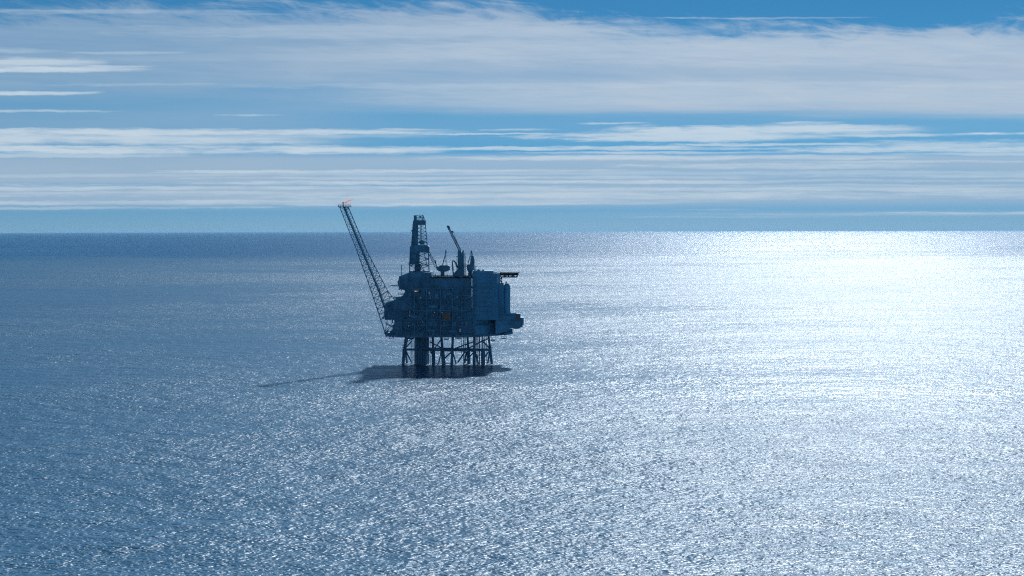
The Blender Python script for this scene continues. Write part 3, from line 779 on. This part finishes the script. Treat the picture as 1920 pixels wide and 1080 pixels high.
# low cantilever at the right with its open rail
m = MB().prism([(944, 624.2), (961.4, 621.8), (961.4, 625.6), (946, 628.8)], -10, 6).box(954.5, 960.8, 616.8, 621.9, -9, -5)
for x in (947, 949.4, 951.8): m.t((x, 616.5), (x, 624), .2, -9, n=4)
m.t((945, 621), (954, 620), .2, -9, n=4); m.t((945, 617.5), (954, 616.8), .2, -9, n=4)
m.build('cantilever_platform', M['steel'], rig)
# lit lamps
for x, y, k in ((781.6, 546.2, 'lamp'), (778.6, 546.3, 'lamp'), (788.6, 558.7, 'lamp2'), (814.4, 586.2, 'lamp2'), (828.6, 586.1, 'lamp2'), (765.6, 611.4, 'lamp2')):
    MB().box(x-.4, x+.5, y-.4, y+.45, FR-1.2, FR-.7).box(x-.1, x+.2, y-1.2, y-.45, FR-1.1, FR-.4).build('deck_lamp', M[k], rig)

# ------------------------------------------------------------------ things standing on the platform
def container(name, x0, x1, y0, y1, d0, d1, mt, label, cat):
    a = P(x0, y1, d0); b = P(x1, y0, d0); o = Vector(((a.x+b.x)/2, DIST+(d0+d1)/2, a.z))
    root = tag(empty(name, o), label, cat)
    m = MB(o); m.boxw(a.x+.15, b.x-.15, DIST+d0+.15, DIST+d1-.15, a.z+.15, b.z-.15)
    n = max(6, int((b.x-a.x)/.5))
    for i in range(n): x = a.x+.3+(b.x-a.x-.8)*i/n; m.boxw(x, x+.22, DIST+d0+.05, DIST+d0+.147, a.z+.25, b.z-.25)
    m.build('body', mt, root)
    m = MB(o); t = .18
    for zz in (a.z, b.z-t):
        m.boxw(a.x, b.x, DIST+d0, DIST+d0+t, zz, zz+t); m.boxw(a.x, b.x, DIST+d1-t, DIST+d1, zz, zz+t)
    for xx in (a.x, b.x-t):
        for yy in (DIST+d0, DIST+d1-t): m.boxw(xx, xx+t, yy, yy+t, a.z+t+.002, b.z-t-.002)
    m.build('frame', M['grey'], root)
    return root
container('storage_container', 829.5, 844.6, 586.4, 600.6, FR-4, FR+1.2, M['orange'], 'large square dull orange container on the lower front edge of the oil platform', 'container')
container('storage_container', 864.2, 890.6, 611.4, 623.4, FR-3.4, FR+.2, mat('dull_blue_paint', (0.10, 0.22, 0.33), var=.1), 'long dull blue container low on the front of the oil platform below the living quarters', 'container')
MB().box(826, 893, 623.5, 624.6, FR-3.6, FR+2).box(826, 848, 600.8, 601.8, FR-4.2, FR+2).build('laydown_ledge', M['steel'], rig)

# ------------------------------------------------------------------ wash round the legs
def foam_mat():
    m = bpy.data.materials.new('sea_foam'); m.use_nodes = True
    nt = m.node_tree; b = nt.nodes['Principled BSDF']
    b.inputs['Base Color'].default_value = (0.55, 0.64, 0.68, 1); b.inputs['Roughness'].default_value = 0.9
    geo = nt.nodes.new('ShaderNodeNewGeometry'); x, y, z = split(nt, geo.outputs['Position'])
    nt.links.new(nz(nt, x, y, z, scale=0.9, detail=5, rough=0.7).ss(0.46, 0.60).s, b.inputs['Alpha'])
    return m
random.seed(3)
m = MB(Vector((0, 0, 0)))
for L in LEGS + [(0, 0, (790, 684.0), 0, 5.2, 0, 6)]:
    c = P(*L[2], L[6]); r0 = L[4]; k = 18
    ph = random.random()*6
    A = [m.bm.verts.new((c.x + r0*math.cos(t), c.y + r0*math.sin(t), .06)) for t in (2*math.pi*i/k for i in range(k))]
    B = [m.bm.verts.new((c.x + (r0+1.2+1.6*math.sin(2*t+ph)**2+random.random())*math.cos(t)*1.2, c.y + (r0+1.5+2.2*math.sin(3*t+ph)**2+random.random()*2)*math.sin(t)*1.6, .05)) for t in (2*math.pi*i/k for i in range(k))]
    for i in range(k): m.bm.faces.new((A[i], B[i], B[(i+1) % k], A[(i+1) % k]))
foam = m.build('foam', foam_mat()); foam['kind'] = 'stuff'

# ------------------------------------------------------------------ haze
HAZE_D = 7.0e-6
hm = bpy.data.materials.new('sea_haze'); hm.use_nodes = True
_nt = hm.node_tree; _nt.nodes.clear()
_o = _nt.nodes.new('ShaderNodeOutputMaterial'); _v = _nt.nodes.new('ShaderNodeVolumePrincipled')
_v.inputs['Density'].default_value = HAZE_D; _v.inputs['Color'].default_value = (0.35, 0.65, 0.92, 1)
_v.inputs['Anisotropy'].default_value = 0.2
_nt.links.new(_v.outputs[0], _o.inputs['Volume'])
_m = MB(Vector((0, 0, 0))).boxw(-170000, 170000, -170000, 170000, -1.0, 180.0)
haze = _m.build('haze', hm); haze['kind'] = 'stuff'
